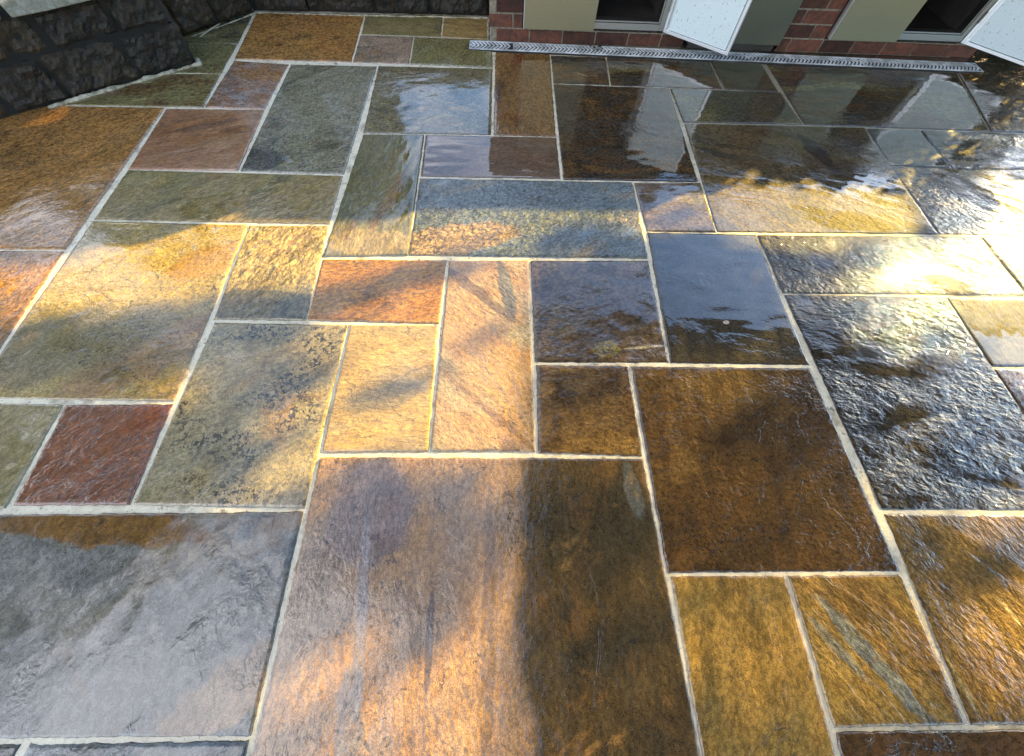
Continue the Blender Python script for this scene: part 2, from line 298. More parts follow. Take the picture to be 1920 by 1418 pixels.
STONES = [
 ('sliver', [(-2.235, 3.094), (-1.758, 3.535), (-1.725, 3.052), (-2.129, 3.038)],
  'dark olive sliver of flagstone tucked under the black wall in the corner',
  dict(A=(0.1654, 0.138, 0.0504), B=(0.0636, 0.0576, 0.0403), C=(0.1654, 0.138, 0.0504), ang=0, st=2.2, sc=5, sp=0, rc=1.0, rf=1.0, cr=0.035, pud=0.35, gr=0.75),
  []),
 ('stub', [(-2.208, 3.025), (-1.725, 3.052), (-1.707, 2.684), (-2.069, 2.681)],
  'small olive grey flagstone touching the pointed end of the dark block wall',
  dict(A=(0.1654, 0.138, 0.0504), B=(0.1781, 0.15, 0.0554), C=(0.1654, 0.138, 0.0504), ang=0, st=2.2, sc=5, sp=0, rc=1.0, rf=1.0, cr=0.035, pud=0.35, gr=0.75),
  []),
 ('wedge', [(-2.782, 2.625), (-1.707, 2.684), (-1.688, 2.325), (-2.61, 2.309)],
  'long olive wedge flagstone under the block wall with a pale yellow scuff',
  dict(A=(0.1791, 0.1495, 0.0546), B=(0.1171, 0.0624, 0.0218), C=(0.1791, 0.1495, 0.0546), ang=10, st=4, sc=7, sp=0, rc=1.0, rf=1.0, cr=0.035, pud=0.35, gr=0.75),
  [((-2.039, 2.388), 0.07, 0.012, 18, (0.3863, 0.316, 0.117), 0.5)]),
 ('bigbrown', [(-2.939, 2.292), (-1.892, 2.315), (-1.881, 1.233), (-2.962, 1.217)],
  'largest orange brown flagstone beside the block wall, plain and grainy',
  dict(A=(0.3419, 0.1575, 0.0378), B=(0.2703, 0.135, 0.0378), C=(0.3419, 0.1575, 0.0378), ang=35, st=3, sc=9, sp=0, rc=1.3, rf=1.6, cr=0.035, pud=0.35, gr=0.9),
  []),
 ('swirl', [(-1.887, 2.31), (-1.344, 2.322), (-1.323, 1.783), (-1.858, 1.775)],
  'rust brown flagstone crossed by a curved ochre band, next to the largest brown one',
  dict(A=(0.2618, 0.117, 0.0437), B=(0.2618, 0.13, 0.0655), C=(0.3307, 0.195, 0.0983), ang=25, st=5, sc=5, sp=0, rc=1.0, rf=0.7, cr=0.035, pud=0.35, gr=0.45),
  [((-1.478, 2.037), 0.26, 0.012, 35, (0.3277, 0.1873, 0.0819), 0.7), ((-1.588, 2.156), 0.16, 0.04, 25, (0.0819, 0.0527, 0.0351), 0.5)]),
 ('mottle', [(-1.688, 2.85), (-1.336, 2.827), (-1.344, 2.322), (-1.682, 2.326)],
  'small flagstone mottled rust and grey, between the rust brown and the big green grey ones',
  dict(A=(0.2417, 0.108, 0.0403), B=(0.2798, 0.204, 0.1512), C=(0.2735, 0.126, 0.0302), ang=0, st=2.2, sc=10, sp=0, rc=1.0, rf=1.2, cr=0.035, pud=0.35, gr=0.75),
  []),
 ('bigtop', [(-1.738, 3.503), (-0.989, 3.547), (-0.96, 2.871), (-1.687, 2.857)],
  'rich brown flagstone at the back against the low black wall',
  dict(A=(0.3532, 0.1628, 0.0391), B=(0.2793, 0.1395, 0.0391), C=(0.4272, 0.2325, 0.0586), ang=10, st=2, sc=9, sp=0, rc=1.0, rf=1.6, cr=0.035, pud=0.35, gr=0.9),
  []),
 ('greygreen', [(-1.33, 2.828), (-0.79, 2.836), (-0.797, 1.773), (-1.317, 1.779)],
  'large green grey flagstone with a chipped dark lower left corner',
  dict(A=(0.186, 0.162, 0.0907), B=(0.2147, 0.1958, 0.1304), C=(0.0716, 0.0635, 0.0363), ang=40, st=2.5, sc=8, sp=0.55, rc=1.2, rf=1.2, cr=0.035, pud=0.35, gr=0.75),
  [((-1.269, 1.874), 0.16, 0.09, 0, (0.0539, 0.0539, 0.0419), 0.85)]),
 ('longgreen', [(-1.86, 1.775), (-0.796, 1.769), (-0.792, 1.415), (-1.855, 1.417)],
  'long grass green flagstone with slanting grain, below the rust brown one',
  dict(A=(0.2186, 0.1525, 0.0473), B=(0.2451, 0.1812, 0.0683), C=(0.1723, 0.1438, 0.0525), ang=45, st=4, sc=8, sp=0, rc=1.0, rf=1.2, cr=0.035, pud=0.35, gr=0.6),
  [((-1.737, 1.556), 0.16, 0.12, 20, (0.1715, 0.1315, 0.0343), 0.6)]),
 ('oliveback', [(-0.984, 3.539), (-0.431, 3.567), (-0.421, 3.233), (-0.966, 3.238)],
  'olive strip flagstone against the back wall, left of the small ochre one',
  dict(A=(0.1929, 0.161, 0.0588), B=(0.2523, 0.196, 0.0764), C=(0.1187, 0.119, 0.0706), ang=0, st=4, sc=6, sp=0, rc=1.0, rf=1.0, cr=0.035, pud=0.35, gr=0.4),
  []),
 ('ochreback', [(-0.427, 3.568), (-0.091, 3.561), (-0.088, 3.226), (-0.417, 3.233)],
  'small ochre brown flagstone in the corner between the back wall and the brick',
  dict(A=(0.2968, 0.182, 0.0529), B=(0.3858, 0.266, 0.0941), C=(0.1261, 0.0672, 0.0235), ang=-15, st=5, sc=5, sp=0, rc=1.0, rf=1.0, cr=0.035, pud=0.35, gr=0.4),
  []),
 ('pinkback', [(-0.969, 3.23), (-0.608, 3.227), (-0.596, 2.868), (-0.956, 2.865)],
  'pinkish grey flagstone left of the one notched by the drain',
  dict(A=(0.2894, 0.195, 0.1201), B=(0.3445, 0.247, 0.1638), C=(0.1791, 0.13, 0.0819), ang=30, st=2.2, sc=11, sp=0, rc=1.0, rf=1.3, cr=0.035, pud=0.35, gr=0.75),
  []),
 ('drainnotch', [(-0.605, 3.227), (-0.074, 3.227), (-0.058, 2.855), (-0.593, 2.868)],
  'green grey flagstone under the left end of the drain grate',
  dict(A=(0.2003, 0.1688, 0.0624), B=(0.186, 0.1553, 0.0567), C=(0.229, 0.2093, 0.1134), ang=60, st=3, sc=7, sp=0, rc=1.0, rf=1.0, cr=0.035, pud=0.35, gr=0.75),
  []),
 ('skyone', [(-0.787, 2.836), (-0.058, 2.855), (-0.056, 2.138), (-0.764, 2.126)],
  'grey flagstone with wet blue sky patches, below the drain notch stone',
  dict(A=(0.1749, 0.14, 0.0672), B=(0.159, 0.135, 0.0756), C=(0.1272, 0.115, 0.0672), ang=15, st=2, sc=9, sp=0, rc=2.2, rf=1.3, cr=0.03, pud=0.75, gr=0.75),
  []),
 ('greenvert', [(-0.763, 2.121), (-0.426, 2.126), (-0.413, 1.232), (-0.785, 1.214)],
  'upright green flagstone with an ochre streak down its middle',
  dict(A=(0.1219, 0.11, 0.042), B=(0.1378, 0.12, 0.0588), C=(0.1378, 0.115, 0.042), ang=80, st=4, sc=6, sp=0.1, rc=1.0, rf=0.8, cr=0.035, pud=0.5, gr=0.45),
  [((-0.542, 1.605), 0.26, 0.035, 75, (0.19, 0.1, 0.02), 0.7), ((-0.546, 1.902), 0.12, 0.05, 80, (0.17, 0.11, 0.03), 0.5), ((-0.601, 1.308), 0.22, 0.085, 0, (0.3, 0.22, 0.08), 0.85)]),  # gold patch at the foot paints the sunlight falling there
 ('milk', [(-0.424, 2.126), (0.307, 2.134), (0.309, 1.775), (-0.416, 1.77)],
  'purple brown flagstone mirrored pale at the left and dark at the right',
  dict(A=(0.1378, 0.085, 0.0504), B=(0.1219, 0.08, 0.0504), C=(0.0901, 0.048, 0.0168), ang=0, st=4, sc=6, sp=0, rc=1.0, rf=0.7, cr=0.04, pud=0.6, gr=0.5),
  []),
 ('brownvert', [(-0.05, 3.061), (0.318, 3.05), (0.304, 2.139), (-0.05, 2.138)],
  'upright rust brown flagstone just below the drain, left of the dark wet ones',
  dict(A=(0.1802, 0.09, 0.0252), B=(0.1802, 0.1, 0.0336), C=(0.1272, 0.034, 0.0076), ang=85, st=2.5, sc=9, sp=0, rc=1.0, rf=1.4, cr=0.035, pud=0.35, gr=0.75),
  []),
 ('darka', [(0.321, 3.043), (0.694, 3.04), (0.678, 2.689), (0.318, 2.693)],
  'small dark flagstone below the drain with pale scratches, next to the rust brown upright one',
  dict(A=(0.0901, 0.048, 0.0168), B=(0.053, 0.048, 0.0336), C=(0.1802, 0.09, 0.0252), ang=0, st=3, sc=7, sp=0, rc=1.0, rf=0.9, cr=0.035, pud=0.35, gr=0.75),
  [((0.507, 2.812), 0.05, 0.008, -30, (0.25, 0.18, 0.12), 0.7)]),
 ('darkb', [(0.698, 3.04), (1.403, 3.037), (1.402, 2.686), (0.682, 2.689)],
  'dark flagstone below the drain in front of the white open door',
  dict(A=(0.053, 0.048, 0.0336), B=(0.0901, 0.048, 0.0168), C=(0.1378, 0.115, 0.042), ang=0, st=3, sc=7, sp=0, rc=1.2, rf=1.0, cr=0.03, pud=0.75, gr=0.75),
  []),
 ('darkc', [(1.407, 3.037), (1.758, 3.038), (1.763, 2.669), (1.405, 2.687)],
  'small olive dark flagstone below the drain mirroring the steel panel',
  dict(A=(0.053, 0.048, 0.0336), B=(0.0742, 0.062, 0.0252), C=(0.0901, 0.048, 0.0168), ang=0, st=3, sc=7, sp=0, rc=0.3, rf=0.3, cr=0.03, pud=0.9, gr=0.3),
  []),
 ('coarse', [(0.318, 2.693), (1.054, 2.679), (1.031, 1.779), (0.315, 1.771)],
  'big dark brown coarse flagstone with a pale mirrored strip on its right',
  dict(A=(0.0649, 0.0346, 0.0121), B=(0.0382, 0.0346, 0.0242), C=(0.1297, 0.0648, 0.0181), ang=0, st=2.2, sc=11, sp=0, rc=1.8, rf=2.2, cr=0.04, pud=0.5, gr=1.0),
  []),
 ('mirrorstrip', [(1.057, 2.679), (1.767, 2.67), (1.79, 2.325), (1.063, 2.312)],
  'dark green flagstone crossing from the pale mirrored strip to a slanting joint',
  dict(A=(0.053, 0.048, 0.0336), B=(0.0636, 0.056, 0.0252), C=(0.1378, 0.115, 0.042), ang=0, st=3, sc=7, sp=0, rc=0.6, rf=0.5, cr=0.04, pud=0.9, gr=0.75),
  []),
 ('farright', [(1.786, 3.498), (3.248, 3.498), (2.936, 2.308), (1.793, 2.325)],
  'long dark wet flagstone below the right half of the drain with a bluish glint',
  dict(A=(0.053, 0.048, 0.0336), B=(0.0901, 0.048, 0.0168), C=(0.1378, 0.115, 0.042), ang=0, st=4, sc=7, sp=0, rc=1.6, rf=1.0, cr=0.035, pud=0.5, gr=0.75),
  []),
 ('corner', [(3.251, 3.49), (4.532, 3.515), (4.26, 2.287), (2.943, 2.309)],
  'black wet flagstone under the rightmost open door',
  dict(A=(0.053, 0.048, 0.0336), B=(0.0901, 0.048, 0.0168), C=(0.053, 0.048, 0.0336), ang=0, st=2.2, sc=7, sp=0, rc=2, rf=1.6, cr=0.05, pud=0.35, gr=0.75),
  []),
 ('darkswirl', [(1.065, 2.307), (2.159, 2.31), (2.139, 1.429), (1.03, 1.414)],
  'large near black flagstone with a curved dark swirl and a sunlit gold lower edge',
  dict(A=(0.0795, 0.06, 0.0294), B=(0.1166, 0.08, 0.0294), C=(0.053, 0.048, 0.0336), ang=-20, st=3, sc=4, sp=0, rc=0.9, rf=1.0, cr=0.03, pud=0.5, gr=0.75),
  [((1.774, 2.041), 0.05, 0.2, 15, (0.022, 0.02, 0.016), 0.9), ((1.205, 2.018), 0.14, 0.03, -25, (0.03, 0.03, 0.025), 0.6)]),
 ('greymirror', [(2.163, 2.305), (2.495, 2.304), (2.494, 1.946), (2.141, 1.956)],
  'small slate grey flagstone mirroring the sky between the near black one and the sun glare',
  dict(A=(0.0742, 0.075, 0.0588), B=(0.053, 0.048, 0.0336), C=(0.1749, 0.14, 0.0672), ang=0, st=2.2, sc=7, sp=0, rc=0.7, rf=0.5, cr=0.03, pud=0.8, gr=0.3),
  []),
 ('glarea', [(2.498, 2.304), (3.903, 2.271), (3.98, 1.936), (2.497, 1.947)],
  'flagstone lost in sun glare at the right edge, upper of the two glaring ones',
  dict(A=(0.0424, 0.035, 0.0185), B=(0.053, 0.048, 0.0336), C=(0.1378, 0.115, 0.042), ang=0, st=2.2, sc=7, sp=0, rc=5, rf=1.4, cr=0.015, pud=0.5, gr=0.75),
  []),
 ('glareb', [(2.141, 1.952), (3.98, 1.936), (3.971, 1.416), (2.142, 1.429)],
  'flagstone lost in sun glare at the right edge, lower of the two glaring ones',
  dict(A=(0.0424, 0.035, 0.0185), B=(0.053, 0.048, 0.0336), C=(0.1378, 0.115, 0.042), ang=-30, st=3, sc=7, sp=0, rc=5, rf=1.4, cr=0.015, pud=0.5, gr=0.75),
  []),
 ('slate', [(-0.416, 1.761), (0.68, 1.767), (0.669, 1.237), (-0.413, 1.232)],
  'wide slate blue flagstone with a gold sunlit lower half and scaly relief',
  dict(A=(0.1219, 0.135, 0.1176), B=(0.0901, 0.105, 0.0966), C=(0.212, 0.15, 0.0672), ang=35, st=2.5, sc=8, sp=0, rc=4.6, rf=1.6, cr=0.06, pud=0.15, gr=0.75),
  [((-0.219, 1.334), 0.33, 0.1, 12, (0.33, 0.2, 0.055), 0.85)]),  # gold ellipse is sunlight put into the colour
 ('violet', [(0.683, 1.767), (1.039, 1.775), (1.03, 1.414), (0.689, 1.409)],
  'small violet grey flagstone with a blue mirrored top edge',
  dict(A=(0.1378, 0.1, 0.0672), B=(0.1166, 0.08, 0.0504), C=(0.1749, 0.14, 0.0672), ang=0, st=2.2, sc=7, sp=0, rc=0.8, rf=1.0, cr=0.05, pud=0.4, gr=0.75),
  []),
 ('bluepool', [(0.691, 1.406), (1.22, 1.405), (1.218, 0.69), (0.66, 0.695)],
  'smooth flagstone mirroring deep blue sky beside a slanting joint',
  dict(A=(0.053, 0.042, 0.0252), B=(0.0424, 0.034, 0.0202), C=(0.053, 0.048, 0.0336), ang=0, st=2.2, sc=6, sp=0, rc=1.4, rf=0.45, cr=0.03, pud=0.75, gr=0.5),
  [((0.933, 0.892), 0.014, 0.011, 0, (0.6, 0.5, 0.38), 1)]),
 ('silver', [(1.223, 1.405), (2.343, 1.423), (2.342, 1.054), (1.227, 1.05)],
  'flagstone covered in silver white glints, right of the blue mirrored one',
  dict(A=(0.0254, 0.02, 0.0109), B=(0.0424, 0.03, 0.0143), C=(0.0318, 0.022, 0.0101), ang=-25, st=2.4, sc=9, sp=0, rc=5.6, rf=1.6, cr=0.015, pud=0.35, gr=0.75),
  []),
 ('silveredge', [(2.348, 1.423), (3.971, 1.416), (4.051, 1.031), (2.347, 1.054)],
  'glaring flagstone cut by the right edge beside the silver glinting one',
  dict(A=(0.106, 0.09, 0.0504), B=(0.053, 0.048, 0.0336), C=(0.1378, 0.115, 0.042), ang=-50, st=2.2, sc=7, sp=0, rc=1.8, rf=1.5, cr=0.04, pud=0.2, gr=0.75),
  [((2.385, 1.277), 0.09, 0.03, -55, (0.26, 0.25, 0.18), 0.9)]),
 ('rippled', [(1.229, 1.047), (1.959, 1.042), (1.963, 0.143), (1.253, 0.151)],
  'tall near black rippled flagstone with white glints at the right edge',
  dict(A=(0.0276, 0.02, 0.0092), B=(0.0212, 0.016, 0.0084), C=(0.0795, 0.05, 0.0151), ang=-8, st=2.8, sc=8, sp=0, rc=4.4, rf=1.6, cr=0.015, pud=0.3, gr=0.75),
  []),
 ('blueedge', [(1.964, 1.042), (3.402, 1.033), (3.407, 0.674), (1.958, 0.694)],
  'blue mirroring flagstone cut by the right edge',
  dict(A=(0.0424, 0.042, 0.0378), B=(0.053, 0.048, 0.0336), C=(0.053, 0.055, 0.0504), ang=80, st=4, sc=7, sp=0, rc=0.4, rf=0.4, cr=0.03, pud=0.85, gr=0.75),
  []),
 ('purpleedge', [(1.958, 0.687), (3.401, 0.669), (3.332, 0.128), (1.967, 0.143)],
  'purple brown flagstone cut by the right edge below the blue one',
  dict(A=(0.106, 0.055, 0.042), B=(0.0901, 0.048, 0.0168), C=(0.1219, 0.08, 0.0504), ang=30, st=2.2, sc=7, sp=0, rc=2.5, rf=2, cr=0.035, pud=0.35, gr=0.75),
  []),
 ('orange', [(-0.784, 1.208), (-0.238, 1.214), (-0.246, 0.868), (-0.773, 0.877)],
  'vivid orange flagstone with a smoky shadow band, left of the pale pink upright one',
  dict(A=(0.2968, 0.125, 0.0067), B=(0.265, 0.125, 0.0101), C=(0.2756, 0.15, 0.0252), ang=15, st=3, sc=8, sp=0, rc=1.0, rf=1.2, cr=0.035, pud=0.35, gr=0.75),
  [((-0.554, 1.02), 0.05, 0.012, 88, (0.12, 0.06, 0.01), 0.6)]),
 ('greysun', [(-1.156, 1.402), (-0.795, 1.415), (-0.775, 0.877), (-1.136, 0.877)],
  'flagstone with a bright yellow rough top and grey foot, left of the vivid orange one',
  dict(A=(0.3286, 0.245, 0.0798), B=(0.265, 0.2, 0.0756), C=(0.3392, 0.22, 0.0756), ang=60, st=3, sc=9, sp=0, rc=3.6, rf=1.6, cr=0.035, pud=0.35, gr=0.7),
  [((-0.948, 0.945), 0.3, 0.09, 0, (0.1, 0.095, 0.06), 0.75)]),  # dark ellipse paints the shade across the foot
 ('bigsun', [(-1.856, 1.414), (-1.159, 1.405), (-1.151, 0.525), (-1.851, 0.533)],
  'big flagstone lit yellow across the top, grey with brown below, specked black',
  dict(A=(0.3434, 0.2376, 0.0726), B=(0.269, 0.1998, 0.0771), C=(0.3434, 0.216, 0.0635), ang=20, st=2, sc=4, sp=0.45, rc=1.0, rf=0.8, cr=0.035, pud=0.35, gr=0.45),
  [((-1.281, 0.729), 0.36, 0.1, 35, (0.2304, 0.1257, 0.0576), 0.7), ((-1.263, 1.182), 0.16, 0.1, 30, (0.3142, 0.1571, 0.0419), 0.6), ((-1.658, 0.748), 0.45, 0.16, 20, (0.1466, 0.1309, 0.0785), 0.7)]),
 ('leftgold', [(-2.962, 1.217), (-1.881, 1.23), (-1.855, 0.533), (-2.724, 0.537)],
  'dark brown flagstone at the left edge with an orange cracked face',
  dict(A=(0.265, 0.12, 0.0168), B=(0.1802, 0.085, 0.0168), C=(0.318, 0.15, 0.0252), ang=60, st=3, sc=7, sp=0, rc=2, rf=1.4, cr=0.035, pud=0.35, gr=0.75),
  []),
 ('pinkvert', [(-0.233, 1.21), (0.125, 1.221), (0.122, 0.345), (-0.239, 0.345)],
  'tall pale pink and yellow flagstone with diagonal dark scratches',
  dict(A=(0.3074, 0.205, 0.1092), B=(0.3286, 0.19, 0.084), C=(0.265, 0.22, 0.126), ang=-40, st=2.5, sc=7, sp=0.12, rc=1.0, rf=0.9, cr=0.035, pud=0.35, gr=0.38),
  [((-0.111, 1.042), 0.26, 0.026, -42, (0.11, 0.08, 0.06), 0.8), ((0.025, 1.059), 0.17, 0.035, -80, (0.1, 0.105, 0.1), 0.85), ((-0.063, 0.517), 0.32, 0.014, -42, (0.15, 0.09, 0.06), 0.6), ((-0.177, 0.647), 0.14, 0.01, -45, (0.13, 0.1, 0.06), 0.35)]),
 ('purplemid', [(0.13, 1.218), (0.668, 1.23), (0.66, 0.695), (0.13, 0.693)],
  'purple blue flagstone with dark wet relief and a round mustard patch',
  dict(A=(0.0901, 0.06, 0.0336), B=(0.106, 0.07, 0.042), C=(0.1166, 0.08, 0.0378), ang=20, st=2, sc=10, sp=0, rc=3.0, rf=1.7, cr=0.04, pud=0.55, gr=0.75),
  [((0.413, 0.758), 0.055, 0.04, 0, (0.24, 0.19, 0.05), 1), ((0.563, 0.767), 0.09, 0.006, 6, (0.5, 0.42, 0.24), 0.8)]),
 ('yellow', [(-0.6, 0.861), (-0.248, 0.866), (-0.241, 0.345), (-0.601, 0.341)],
  'pale yellow flagstone, smooth, left of the tall pink one',
  dict(A=(0.3286, 0.215, 0.0714), B=(0.2862, 0.205, 0.0924), C=(0.318, 0.19, 0.0756), ang=0, st=4, sc=4, sp=0, rc=1.0, rf=0.7, cr=0.035, pud=0.35, gr=0.38),
  [((-0.42, 0.547), 0.18, 0.05, 15, (0.2, 0.17, 0.11), 0.5)]),
 ('spotted', [(-1.131, 0.869), (-0.604, 0.863), (-0.61, 0.162), (-1.143, 0.173)],
  'grey yellow flagstone peppered with black spots, left of the smooth yellow one',
  dict(A=(0.2332, 0.1925, 0.1016), B=(0.2682, 0.2035, 0.0924), C=(0.1749, 0.154, 0.1016), ang=30, st=2, sc=4, sp=1.35, rc=1.0, rf=1.0, cr=0.035, pud=0.35, gr=0.4),
  []),
 ('red', [(-1.514, 0.515), (-1.15, 0.519), (-1.146, 0.174), (-1.501, 0.174)],
  'dark red glossy flagstone at the left',
  dict(A=(0.1272, 0.034, 0.0076), B=(0.1696, 0.045, 0.0059), C=(0.0954, 0.02, 0.0042), ang=45, st=3, sc=8, sp=0, rc=2.4, rf=1.0, cr=0.04, pud=0.1, gr=0.6),
  []),
 ('leftgreen', [(-1.846, 0.525), (-1.519, 0.517), (-1.514, 0.165), (-1.941, 0.176)],
  'pale green flagstone cut by the left edge, beside the dark red one',
  dict(A=(0.2136, 0.169, 0.071), B=(0.248, 0.2015, 0.1037), C=(0.1791, 0.1495, 0.0546), ang=50, st=2.5, sc=6, sp=0, rc=1.0, rf=0.8, cr=0.035, pud=0.35, gr=0.4),
  []),
 ('brownmid', [(0.134, 0.688), (0.498, 0.687), (0.494, 0.328), (0.127, 0.341)],
  'square speckled brown flagstone below the purple blue one',
  dict(A=(0.1357, 0.08, 0.0302), B=(0.0721, 0.0384, 0.0134), C=(0.2205, 0.12, 0.0302), ang=0, st=2.2, sc=11, sp=0, rc=1.3, rf=2.2, cr=0.045, pud=0.1, gr=0.65),
  []),
 ('bigdark', [(0.502, 0.684), (1.215, 0.683), (1.233, -0.03), (0.503, -0.027)],
  'largest dark brown flagstone, right of the square speckled brown one',
  dict(A=(0.0805, 0.0396, 0.0111), B=(0.0595, 0.0317, 0.0111), C=(0.1329, 0.0726, 0.0194), ang=15, st=1.6, sc=9, sp=0, rc=1.4, rf=2.0, cr=0.05, pud=0.1, gr=0.55),
  []),
 ('bigblue', [(-1.647, 0.153), (-0.612, 0.158), (-0.613, -0.378), (-1.541, -0.369)],
  'huge blue grey flagstone at the lower left with an orange top edge',
  dict(A=(0.1325, 0.125, 0.1008), B=(0.106, 0.105, 0.0882), C=(0.159, 0.12, 0.063), ang=55, st=1.6, sc=5, sp=0, rc=2.4, rf=1.0, cr=0.03, pud=0.6, gr=0.45),
  [((-1.204, 0.111), 0.36, 0.055, -4, (0.17, 0.075, 0.012), 0.95), ((-0.695, -0.29), 0.2, 0.07, 35, (0.29, 0.19, 0.1), 0.75)]),  # tan corner patch paints sunlight; orange edge marks where the mirrored sky stops
 ('darkfront', [(-1.148, -0.378), (-0.617, -0.382), (-0.614, -0.541), (-1.168, -0.535)],
  'dark blue strip of flagstone at the bottom edge below the huge blue grey one',
  dict(A=(0.0742, 0.085, 0.0798), B=(0.106, 0.12, 0.1092), C=(0.053, 0.048, 0.0336), ang=30, st=2.2, sc=7, sp=0, rc=2.4, rf=1.4, cr=0.035, pud=0.35, gr=0.75),
  []),
 ('cornerfront', [(-1.538, -0.372), (-1.161, -0.378), (-1.191, -0.535), (-1.604, -0.527)],
  'tiny dark corner of flagstone at the bottom left',
  dict(A=(0.0636, 0.065, 0.0504), B=(0.053, 0.048, 0.0336), C=(0.106, 0.105, 0.084), ang=0, st=2.2, sc=7, sp=0, rc=1.5, rf=1.0, cr=0.035, pud=0.35, gr=0.75),
  []),
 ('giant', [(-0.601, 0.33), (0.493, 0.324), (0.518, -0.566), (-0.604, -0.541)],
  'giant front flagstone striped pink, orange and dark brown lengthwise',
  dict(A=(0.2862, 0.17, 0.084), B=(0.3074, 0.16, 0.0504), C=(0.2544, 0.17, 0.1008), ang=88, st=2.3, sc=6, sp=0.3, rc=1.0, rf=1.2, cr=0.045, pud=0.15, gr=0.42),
  [((0.288, -0.099), 0.25, 0.9, 1.5, (0.052, 0.038, 0.015), 0.92), ((-0.397, 0.154), 0.14, 0.17, 0, (0.19, 0.135, 0.115), 0.7), ((-0.388, -0.092), 0.016, 0.3, 6, (0.24, 0.21, 0.19), 0.6), ((-0.376, -0.359), 0.035, 0.14, 8, (0.2, 0.185, 0.175), 0.7), ((-0.191, -0.182), 0.012, 0.13, 0, (0.08, 0.055, 0.04), 0.75), ((-0.029, -0.184), 0.02, 0.45, 0, (0.13, 0.09, 0.06), 0.5), ((0.436, 0.216), 0.03, 0.1, 10, (0.15, 0.16, 0.13), 0.6)]),  # wide dark ellipse paints the shade right of the shadow edge
 ('olivefront', [(0.512, -0.031), (0.868, -0.034), (0.863, -0.519), (0.512, -0.512)],
  'olive gold flagstone at the bottom right of centre, left of the streaked one',
  dict(A=(0.2862, 0.165, 0.0353), B=(0.3392, 0.2, 0.0462), C=(0.1802, 0.115, 0.0336), ang=70, st=2.2, sc=11, sp=0, rc=1.4, rf=2.0, cr=0.05, pud=0.05, gr=0.5),
  []),
 ('streaked', [(0.872, -0.034), (1.232, -0.035), (1.236, -0.389), (0.872, -0.388)],
  'gold flagstone with a grey diagonal streak across it',
  dict(A=(0.2332, 0.135, 0.0286), B=(0.2756, 0.17, 0.0403), C=(0.1802, 0.09, 0.0252), ang=-52, st=4, sc=10, sp=0, rc=1.8, rf=1.6, cr=0.045, pud=0.3, gr=0.75),
  [((1.047, -0.247), 0.2, 0.028, -56, (0.2, 0.2, 0.15), 0.95), ((0.953, -0.216), 0.1, 0.016, -56, (0.21, 0.2, 0.14), 0.8)]),
 ('rightbrown', [(1.254, 0.144), (2.819, 0.125), (2.648, -0.4), (1.24, -0.389)],
  'brown gold flagstone at the right edge with pale curved scratches',
  dict(A=(0.1351, 0.0782, 0.0214), B=(0.1802, 0.1105, 0.03), C=(0.0766, 0.0408, 0.0143), ang=-60, st=2.5, sc=8, sp=0, rc=1.7, rf=2.0, cr=0.045, pud=0.35, gr=0.75),
  [((1.229, -0.067), 0.1, 0.02, -62, (0.0544, 0.0454, 0.0408), 0.6), ((1.265, -0.298), 0.006, 0.07, 8, (0.4082, 0.3175, 0.127), 0.9), ((1.511, -0.139), 0.006, 0.05, 20, (0.4082, 0.3356, 0.1814), 0.9)]),
 ('darkstrip', [(0.875, -0.391), (2.637, -0.409), (2.527, -0.61), (0.858, -0.573)],
  'dark brown strip of flagstone in the bottom right corner',
  dict(A=(0.0901, 0.0425, 0.0129), B=(0.0766, 0.0408, 0.0143), C=(0.1532, 0.0765, 0.0214), ang=0, st=2.2, sc=7, sp=0, rc=2, rf=1.6, cr=0.035, pud=0.35, gr=0.75),
  []),
]
for i, (key, quad, label, prm, stains_and_light) in enumerate(STONES): flagstone(key, quad, label, prm, stains_and_light, i + 1)

# ------------------------------------------------------------------ dark block garden walls
M_block = simple_mat("mossy_block", (.040, .026, .012), (.013, .011, .005), 18, .7, bump=.018, bscale=70, island=.5, coat=.3)
M_cap = simple_mat("grey_coping", (.30, .30, .26), (.16, .165, .12), 22, .8, bump=.006, bscale=90)
M_back = simple_mat("dark_wall_core", (.012, .012, .010), None, 10, .9)
def block_face(bm, P, d, n, w, h, dep, rng):
    nu, nv = max(4, int(w / .016)), max(4, int(h / .016)); V = []
    for j in range(nv + 1):
        row = []
        for i in range(nu + 1):
            u, v = i / nu, j / nv; q = P + d * (u * w) + Vector((0, 0, v * h))
            e = min(min(u, 1 - u) * w, min(v, 1 - v) * h); k = -.020 * max(0, 1 - e / .026) ** 2
            q = q + n * (k + .017 * noise.fractal(q * 15, 1, 2, 4) + .007 * noise.noise(q * 55) + rng)
            row.append(bm.verts.new(q))
        V.append(row)
    for j in range(nv):
        for i in range(nu): bm.faces.new((V[j][i], V[j][i + 1], V[j + 1][i + 1], V[j + 1][i]))
    rim = V[0] + [r_[-1] for r_ in V[1:]] + V[-1][-2::-1] + [V[j][0] for j in range(nv - 1, 0, -1)]
    low = [bm.verts.new(v.co - n * dep) for v in rim]
    for i in range(len(rim)):
        k = (i + 1) % len(rim); bm.faces.new((rim[k], rim[i], low[i], low[k]))
def wall_run(bm, P, Q, courses):
    P, Q = Vector((*P, 0)), Vector((*Q, 0)); d = (Q - P).normalized(); n = Vector((d.y, -d.x, 0)); L = (Q - P).length
    for z0, z1, joints in courses:
        js = [0] + [j for j in joints if 0 < j < L] + [L]
        for a, b2 in zip(js, js[1:]):
            g = .006
            block_face(bm, P + d * (a + g) + Vector((0, 0, z0 + g)), d, n, b2 - a - 2 * g, z1 - z0 - 2 * g, .06, random.uniform(-.004, .004))
